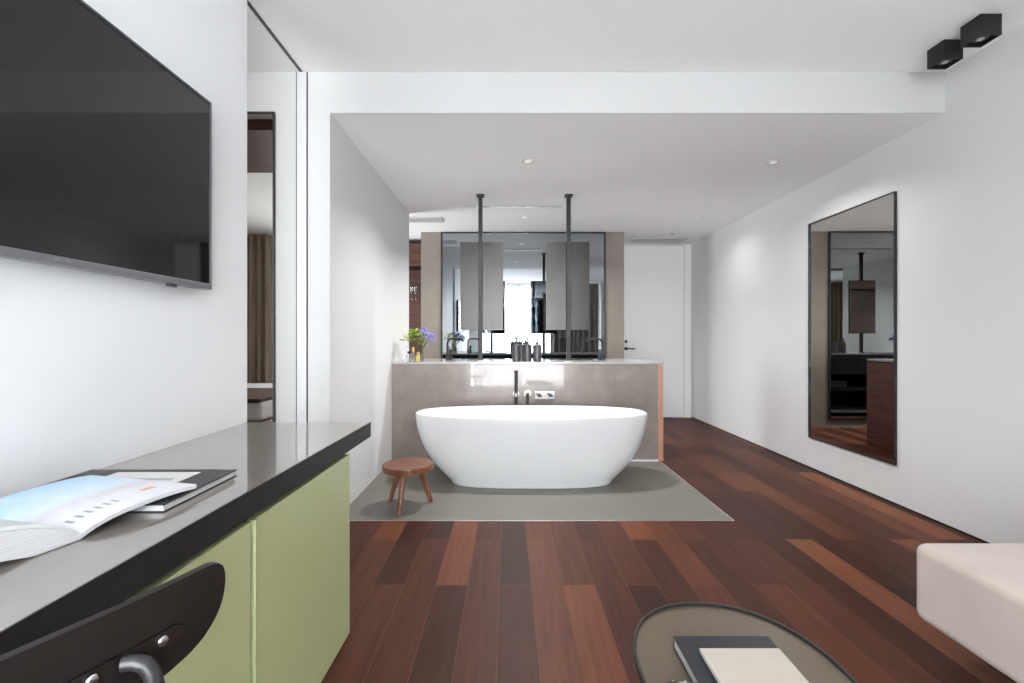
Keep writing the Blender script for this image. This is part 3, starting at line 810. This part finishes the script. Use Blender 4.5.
# bath mixer on the stone
yb = YPART
def PXz(py): return pxZ(py, yb)
t = thing('bath_mixer', 'chrome wall mixer plate with two dark handles and a spout over the bathtub', 'faucet', (pxX(544, yb), yb, .59))
pl = mk('mixer_plate', bx(pxX(534.5, yb), pxX(554.5, yb), yb - .014, yb - .001, PXz(399), PXz(391), .003), CHROME, t)
for px in (539, 550):
    x = pxX(px, yb); zc = PXz(394.8); bm = NB()
    lathe(bm, [(.017, yb - .045), (.017, yb - .014)], (x, 0, zc), 16, 'Y'); lathe(bm, [(.012, yb - .05), (.012, yb - .045)], (x, 0, zc), 16, 'Y')
    tube(bm, [(x - .026, yb - .04, zc + .012), (x + .026, yb - .04, zc - .012)], .005, 8); mk('handle', bm, BLACK, t)
xs = pxX(527.5, yb); zs = PXz(393.5); bm = NB()
lathe(bm, [(.034, yb - .012), (.034, yb - .001)], (xs, 0, zs), 22, 'Y'); mk('spout_rose', bm, CHROME, t)
bm = NB(); tube(bm, [(xs, yb - .012, zs), (xs, yb - .07, zs), (xs, yb - .10, zs - .008), (xs, yb - .115, zs - .03), (xs, yb - .118, zs - .085)], .0125, 12); mk('spout', bm, BLACK, t)
xh = pxX(516.2, yb - .06)
t = thing('hand_shower', 'slim black hand shower standing upright in its chrome wall holder', 'shower', (xh, yb, .6))
bm = NB(); zh = PXz(394); lathe(bm, [(.030, yb - .012), (.030, yb - .001)], (xh, 0, zh), 20, 'Y'); lathe(bm, [(.014, yb - .045), (.014, yb - .012)], (xh, 0, zh), 14, 'Y')
lathe(bm, [(.019, zh - .018), (.019, zh + .018)], (xh, yb - .06, 0), 16); mk('holder', bm, CHROME, t)
bm = NB(); lathe(bm, [(.011, zh - .07), (.013, zh - .02), (.014, zh + .05), (.0155, zh + .16), (.0155, PXz(370.5)), (.012, PXz(370.5) + .003)], (xh, yb - .06, 0), 16); mk('handset', bm, BLACK, t)
bm = NB(); tube(bm, [(xh, yb - .06, zh - .07), (xh, yb - .06, zh - .2), (xh + .02, yb - .04, zh - .33), (xh + .05, yb - .02, zh - .3), (xh + .05, yb - .008, zh - .27)], .006, 8); mk('hose', bm, BLACK, t)

# ================================================================ RIGHT WALL MIRROR
xm = XR - .018; y0, y1 = xm * F / 386.5, xm * F / 300; z0, z1 = .263, 2.08
t = thing('wall_mirror', 'tall black-framed mirror on the right wall', 'mirror', (XR - .015, (y0 + y1) / 2, (z0 + z1) / 2))
e = .008; bm = NB()
box(bm, xm, XR - .001, y0, y0 + e, z0, z1); box(bm, xm, XR - .001, y1 - e, y1, z0, z1)
box(bm, xm, XR - .001, y0 + e, y1 - e, z1 - e, z1); box(bm, xm, XR - .001, y0 + e, y1 - e, z0, z0 + e)
mk('frame', bm, BLACK, t)
bm = NB(); gv = box(bm, xm + .002, XR - .004, y0 + e, y1 - e, z0 + e, z1 - e)
for v in bm.verts:
    if v.co.x < xm + .01 and v.co.y > (y0 + y1) / 2: v.co.x += .0095      # the pane sits very slightly askew in its frame
mk('mirror_glass', bm, MIRRORD, t)

# dark framed mirror on the front-left wall
x1 = pxX(275.5, YBEAM)
t = thing('tall_mirror', 'tall dark-edged mirror beyond the television wall showing a brown curtain', 'mirror', (x1 - .4, YBEAM, .1))
bm = NB(); zt = pxZ(113, YBEAM); yy = YBEAM - .02; e = .008
box(bm, x1 - .9, x1 - .9 + e, yy, YBEAM, .02, zt); box(bm, x1 - e, x1, yy, YBEAM, .02, zt); box(bm, x1 - .9 + e, x1 - e, yy, YBEAM, zt - e, zt); box(bm, x1 - .9 + e, x1 - e, yy, YBEAM, .02, .02 + e)
mk('frame', bm, BLACK, t)
mk('mirror_glass', bx(x1 - .9 + e, x1 - e, YBEAM - .012, YBEAM - .002, .02 + e, zt - e), MIRRORD, t)

# ================================================================ CEILING FITTINGS
def spot(x0, x1, y0, y1, label):
    t = thing('ceiling_spotlight', label, 'spotlight', ((x0 + x1) / 2, (y0 + y1) / 2, ZC), group='black box spotlights')
    zb = ZC - .102; bm = NB(); w = .007
    box(bm, x0, x1, y0, y0 + w, zb, ZC - .0005); box(bm, x0, x1, y1 - w, y1, zb, ZC - .0005)
    box(bm, x0, x0 + w, y0 + w, y1 - w, zb, ZC - .0005); box(bm, x1 - w, x1, y0 + w, y1 - w, zb, ZC - .0005)
    box(bm, x0 + w, x1 - w, y0 + w, y1 - w, zb + .03, ZC - .0005)
    mk('housing', bm, BLACKM, t)
    cx, cy = (x0 + x1) / 2, (y0 + y1) / 2
    bm = NB(); lathe(bm, [(.033, zb + .012), (.033, zb + .03)], (cx, cy, 0), 22); mk('reflector_ring', bm, BLACK, t)
    bm = NB(); lathe(bm, [(.014, zb + .008), (.016, zb + .012)], (cx, cy, 0), 18); mk('lamp', bm, SPOTE, t)
spot(2.288, 2.391, 2.372, 2.479, 'black box spotlight on the ceiling, the nearer of the two')
spot(2.292, 2.393, 2.576, 2.680, 'black box spotlight on the ceiling, the one next to the beam')

def downlight(px, py, label, DL):
    y = F * (ZS - CZ) / (VY - py); x = pxX(px, y)
    t = thing('downlight', label, 'downlight', (x, y, ZS), group='recessed downlights')
    bm = NB(); n = 28
    rings = []
    for r, z in ((.042, ZS - .0005), (.042, ZS - .006), (.034, ZS - .007), (.030, ZS - .002), (.030, ZS - .0005)):
        rings.append([(x + r * math.cos(2 * PI * k / n), y + r * math.sin(2 * PI * k / n), z) for k in range(n)])
    loft(bm, rings); mk('trim_ring', bm, TRIMW, t)
    bm = NB(); lathe(bm, [(.026, ZS - .0045), (.028, ZS - .0022)], (x, y, 0), 20); mk('lamp', bm, LAMPE, t)
    L = bpy.data.lights.new('downlight_lamp', 'AREA'); L.shape = 'DISK'; L.size = .05; L.energy = DL; L.spread = math.radians(142); L.color = (1, .985, .97)
    lo = bpy.data.objects.new('downlight_lamp', L); COL.objects.link(lo); lo.location = (x, y, ZS - .009)
downlight(528, 161, 'round white downlight over the near side of the bathtub, left of centre', 27)
downlight(773, 162, 'round white downlight near the right wall, closer to the beam', 7)
downlight(697, 217, 'round white downlight in front of the far door', 3.2)
downlight(525, 217, 'round white downlight between the two mirror poles', 36)

def vent(x0, x1, y0, y1, label):
    t = thing('ceiling_vent', label, 'vent', ((x0 + x1) / 2, (y0 + y1) / 2, ZS), group='ceiling air vents')
    bm = NB(); e = .025; z0, z1 = ZS - .012, ZS - .0005
    box(bm, x0, x1, y0, y0 + e, z0, z1); box(bm, x0, x1, y1 - e, y1, z0, z1); box(bm, x0, x0 + e, y0 + e, y1 - e, z0, z1); box(bm, x1 - e, x1, y0 + e, y1 - e, z0, z1)
    mk('frame', bm, TRIMW, t)
    mk('duct', bx(x0 + e, x1 - e, y0 + e, y1 - e, ZS - .003, ZS - .0006), TRACK2, t)
    n = 4
    for i in range(n):
        yy = y0 + e + (y1 - y0 - 2 * e) * (i + .5) / n
        bm = NB(); box(bm, x0 + e, x1 - e, yy - .014, yy + .014, ZS - .010, ZS - .006); mk('slat', bm, TRIMW, t)
yv = F * (ZS - CZ) / (VY - 237.5); yv2 = F * (ZS - CZ) / (VY - 242)
vent(pxX(634, yv), pxX(689, yv), yv, yv2, 'white ceiling air vent in front of the far door')
yv = F * (ZS - CZ) / (VY - 216.8); yv2 = F * (ZS - CZ) / (VY - 221.5)
vent(-1.75, pxX(441, yv), yv, yv2, 'white ceiling air vent in front of the wardrobe alcove')
yl = F * (ZS - CZ) / (VY - 206)
t = tag(mk('ceiling_rail', bx(pxX(465, yl), pxX(562, yl), yl - .006, yl + .006, ZS - .012, ZS - .0005, .001), STEEL), 'thin metal rail on the ceiling running between the two mirror poles', 'rail')
ys = F * (ZS - CZ) / (VY - 233.3); xs = pxX(672, ys); bm = NB()
lathe(bm, [(.018, ZS - .0005), (.018, ZS - .004), (.006, ZS - .005), (.006, ZS - .014), (.011, ZS - .015), (.011, ZS - .017)], (xs, ys, 0), 16)
tag(mk('sprinkler', bm, STEEL), 'small sprinkler head on the ceiling by the far vent', 'sprinkler')

# ================================================================ WARDROBE IN THE ALCOVE
wy = 6.5
t = thing('wardrobe', 'dark walnut wardrobe with an open niche in the alcove left of the mirror wall', 'wardrobe', (-1.9, wy, 0))
wx0, wx1 = -2.65, BX0 - .005
bm = NB()
box(bm, wx0, wx1, YFAR - .04, YFAR - .002, .0, 2.37); box(bm, wx1 - .02, wx1, wy + .004, YFAR - .04, 0, 2.37); box(bm, wx0, wx0 + .02, wy + .004, YFAR - .04, 0, 2.37)
mk('carcass', bm, WALNUTZ, t)
n0, n1 = pxZ(301, wy), pxZ(266, wy)
mk('upper_door', bx(wx0, wx1, wy, wy + .02, n1, 2.37), WALNUTZ, t)
mk('lower_door', bx(wx0, wx1, wy, wy + .02, .03, n0), WALNUTZ, t)
mk('niche_floor', bx(wx0 + .02, wx1 - .02, wy + .02, YFAR - .04, n0 - .03, n0), BLACKM, t)
bm = NB(); box(bm, wx0 + .02, wx1 - .02, wy + .02, YFAR - .04, n1, n1 + .03)
mk('niche_top', bm, BLACKM, t)
mk('plinth', bx(wx0 + .02, wx1 - .02, wy + .02, YFAR - .04, .0, .03), BLACKM, t)
for i, px in enumerate((411.5, 415.5)):
    gy = wy + .1; gx = pxX(px, gy); bm = NB()
    lathe(bm, [(.02, n0 + .0005), (.02, n0 + .004), (.004, n0 + .008), (.004, n0 + .09), (.018, n0 + .12), (.024, n0 + .16), (.02, n0 + .2)], (gx, gy, 0), 16)
    g = tag(mk('wine_glass', bm, VASEG), ['stemmed glass in the wardrobe niche, the one next to the white wall', 'stemmed glass in the wardrobe niche, the one nearer the stone wall'][i], 'glass', 'glasses in the wardrobe niche')

# towels on the vanity shelf, seen in the mirrors
for i, xt in enumerate((.95, .5)):
    t = thing('folded_towel', ['grey folded towels on the dark vanity shelf at its right end', 'grey folded towels on the dark vanity shelf below the right basin'][i], 'towel', (xt, 4.95, .4), group='towels on the vanity shelf')
    for k in range(3):
        bm = NB(); box(bm, xt - .16 + .004 * k, xt + .16 - .006 * k, 4.78, 5.12, .4005 + .032 * k, .4315 + .032 * k, .012, 3); mk('fold', bm, TOWEL, t)

# ================================================================ SOFA
SYF = pxY(616, .10); SX0 = pxX(911.5, SYF); STOP = pxZ(540, SYF)
t = thing('sofa', 'beige velvet sofa seat at the right by the white wall', 'sofa', (2.0, 1.2, 0))
bm = NB(); box(bm, SX0, 2.30, .25, SYF, .10, STOP, .035, 6); mk('seat_base', bm, VELVET, t, angle=50)
bm = NB(); box(bm, 2.302, 2.54, .25, SYF, .10, .72, .03, 4); mk('backrest', bm, VELVET, t, angle=50)
for x in (SX0 + .34, 2.40):
    for y in (.40, SYF - .16):
        bm = NB(); lathe(bm, [(.016, .001), (.02, .102)], (x, y, 0), 14); mk('leg', bm, BLACK, t)

# ================================================================ COFFEE TABLE
CX, CY, CA, CB, CT = .495, 1.024, .2185, .277, .40
tb = thing('coffee_table', 'oval smoked-glass coffee table with a raised black rim', 'table', (CX, CY, 0))
n = 80
def ov(k, z, n_=2.2): return sup(CA * 1 + k, CB * 1 + k, n_, n, (CX, CY), z)
bm = NB(); loft(bm, [ov(-.006, CT - .012), ov(-.006, CT - .006)]); mk('tabletop', bm, TABLEG, tb)
bm = NB()
loops = [ov(-.006, CT - .016), ov(0, CT - .016), ov(0, CT + .001), ov(-.001, CT + .002), ov(-.005, CT + .002), ov(-.006, CT + .001)]
R_ = [[bm.verts.new(p) for p in l] for l in loops]
for a in range(len(R_)):
    A_, B_ = R_[a], R_[(a + 1) % len(R_)]
    for k in range(n): bm.faces.new((A_[k], A_[(k + 1) % n], B_[(k + 1) % n], B_[k]))
mk('rim', bm, BLACK, tb)
bm = NB(); lathe(bm, [(.17, .001), (.17, .008), (.022, .012), (.018, .02), (.018, CT - .03), (.06, CT - .018), (.06, CT - .0125)], (CX, CY, 0), 32); mk('pedestal', bm, BLACK, tb)
zt = CT - .0055
by1 = pxY(636, zt + .028); bxa, bxb = pxX(673, by1), pxX(767.5, by1)
t = thing('coffee_table_book', 'dark slate hardcover book lying on the coffee table', 'book', ((bxa + bxb) / 2, by1 - .15, zt))
mk('page_block', bx(bxa + .003, bxb - .003, by1 - .297, by1 - .003, zt + .003, zt + .025), PAPER, t)
bm = NB(); box(bm, bxa, bxb, by1 - .30, by1, zt + .0252, zt + .028, .0006); box(bm, bxa, bxb, by1 - .30, by1, zt + .0004, zt + .003, .0006); box(bm, bxb - .002, bxb + .002, by1 - .30, by1, zt + .0015, zt + .027, .0006)
mk('cover', bm, BOOKN, t)
zb_ = zt + .0284; my1 = pxY(648, zb_ + .01); ma, mb = pxX(699, my1), pxX(779, my1)
t = thing('cream_booklet', 'cream paper booklet lying on the dark book on the coffee table', 'booklet', ((ma + mb) / 2, my1 - .11, zb_))
mk('cover', bx(ma, mb, my1 - .215, my1, zb_ + .0082, zb_ + .0098, .0005), CREAM, t)
mk('page_block', bx(ma + .001, mb - .001, my1 - .214, my1 - .001, zb_, zb_ + .008, .0003), PAPER, t)
ry = pxY(680.5, zt + .03)
t = thing('tray', 'round black dish with gold dots at the near edge of the coffee table', 'dish', (.325, ry - .055, zt))
bm = NB(); lathe(bm, [(.03, zt + .0004), (.045, zt + .004), (.054, zt + .028), (.056, zt + .031), (.053, zt + .031), (.043, zt + .007), (.01, zt + .005)], (.338, ry - .056, 0), 32); mk('dish', bm, BLACK, t)
for k in range(14):
    a = 2 * PI * k / 14; bm = NB(); lathe(bm, [(.0016, zt + .0305), (.0024, zt + .0318), (.001, zt + .0326)], (.338 + .0545 * math.cos(a), ry - .056 + .0545 * math.sin(a), 0), 8); mk('gold_dot', bm, GOLD, t)

# ================================================================ CURTAINS AND THE NEXT ROOM
def curtain(name, x0, x1, y, z0, z1, mat, label, amp=.035, per=.11, cat='curtain', seed=0, group=None):
    bm = NB(); r = random.Random(seed); n = int((x1 - x0) / per * 10)
    ph = [r.uniform(-.5, .5) for _ in range(5)]
    def off(x, k): return amp * math.sin(2 * PI * x / per + ph[0] + .6 * math.sin(x * 7 + ph[1])) * (1 + .15 * k) + .012 * math.sin(x * 31 + ph[2] + k)
    G = []
    for k in range(7):
        z = z0 + (z1 - z0) * k / 6
        G.append([(x0 + (x1 - x0) * i / n, y + off(x0 + (x1 - x0) * i / n, (6 - k) / 6), z) for i in range(n + 1)])
    A_ = [[bm.verts.new(p) for p in g] for g in G]
    for k in range(6):
        for i in range(n): bm.faces.new((A_[k][i], A_[k][i + 1], A_[k + 1][i + 1], A_[k + 1][i]))
    o = mk(name, bm, mat, angle=80)
    return tag(o, label, cat, group)
curtain('sheer_curtain', -.72, 1.25, YWIN + .14, .02, 2.655, SHEER, 'white sheer curtain at the window, bright in the smoked mirror', seed=1)
curtain('drape', 1.18, 2.52, YWIN + .24, .02, 2.655, DRAPE, 'grey drape right of the sheer curtain, seen in the smoked mirror', .045, .14, seed=2)
curtain('drape', -4.35, -3.56, YWIN + .16, .02, 2.655, DRAPEB, 'brown drape of the next room seen in the tall mirror', .04, .13, seed=3)
t = thing('bed', 'bed with white linen in the next room, seen in the tall mirror', 'bed', (-3.3, -.2, 0))
mk('bed_base', bx(-4.3, -2.5, -1.2, .8, .001, .25, .01), WALNUT, t)
mk('mattress', bx(-4.28, -2.52, -1.18, .78, .25, .48, .05, 4), LINEN, t, angle=50)
mk('throw', bx(-4.285, -2.515, -.35, .80, .452, .492, .012), plain('brown_throw', rgb(84, 64, 54), .9, spec=.1, var=.1), t)
bm = NB(); box(bm, -3.0, -1.55, 1.35, 2.25, ZC - .08, ZC - .002)
tag(mk('ceiling_panel', bm, WALNUTZ), 'walnut panel on the ceiling of the next room, seen in the tall mirror', 'panel')
struct('terrace', bx(-6, 5, YWIN - 6, YWIN - .1, -.10, -.05), TERR, label='pale terrace outside the window')

# ================================================================ LIGHT
def area(name, loc, sx, sy, rot, power, col=(1, 1, 1)):
    L = bpy.data.lights.new(name, 'AREA'); L.shape = 'RECTANGLE'; L.size = sx; L.size_y = sy; L.energy = power; L.color = col
    o = bpy.data.objects.new(name, L); COL.objects.link(o); o.location = loc; o.rotation_euler = rot
    return o
area('window_daylight', (.8, YWIN - .35, 1.35), 3.4, 2.6, (PI / 2 + .26, 0, 0), 740, (.93, .97, 1))
area('next_room_daylight', (-2.35, YWIN - .35, 1.3), 1.8, 2.4, (PI / 2, 0, 0), 130, (.96, .98, 1))
area('alcove_fill_light', (XB - 2.0, 5.8, 1.3), 2.0, 1.2, (0, -PI / 2, 0), 70, (.96, .98, 1))  # added fill lamp behind the unseen alcove window
w = bpy.data.worlds.new('sky'); scene.world = w; w.use_nodes = True
bg = w.node_tree.nodes['Background']; bg.inputs[0].default_value = (.90, .95, 1, 1); bg.inputs[1].default_value = 3.0

# ================================================================ CAMERA
cam = bpy.data.cameras.new('camera'); co = bpy.data.objects.new('camera', cam); COL.objects.link(co)
co.location = (0, 0, CZ); co.rotation_euler = (PI / 2, 0, 0)
cam.sensor_fit = 'HORIZONTAL'; cam.sensor_width = 36; cam.lens = F / 1024 * 36
cam.shift_x = (512 - VX) / 1024; cam.shift_y = -(341.5 - VY) / 1024
cam.clip_start = .02
scene.camera = co
scene.view_settings.view_transform = 'Standard'; scene.view_settings.look = 'None'
scene.view_settings.gamma = 1; scene.view_settings.use_curve_mapping = False
scene.view_settings.exposure = 0.33
cy = scene.cycles
cy.use_denoising = True
cy.max_bounces = 14; cy.diffuse_bounces = 7; cy.glossy_bounces = 8; cy.transmission_bounces = 6; cy.transparent_max_bounces = 16
cy.sample_clamp_indirect = 6; cy.caustics_reflective = False; cy.caustics_refractive = False
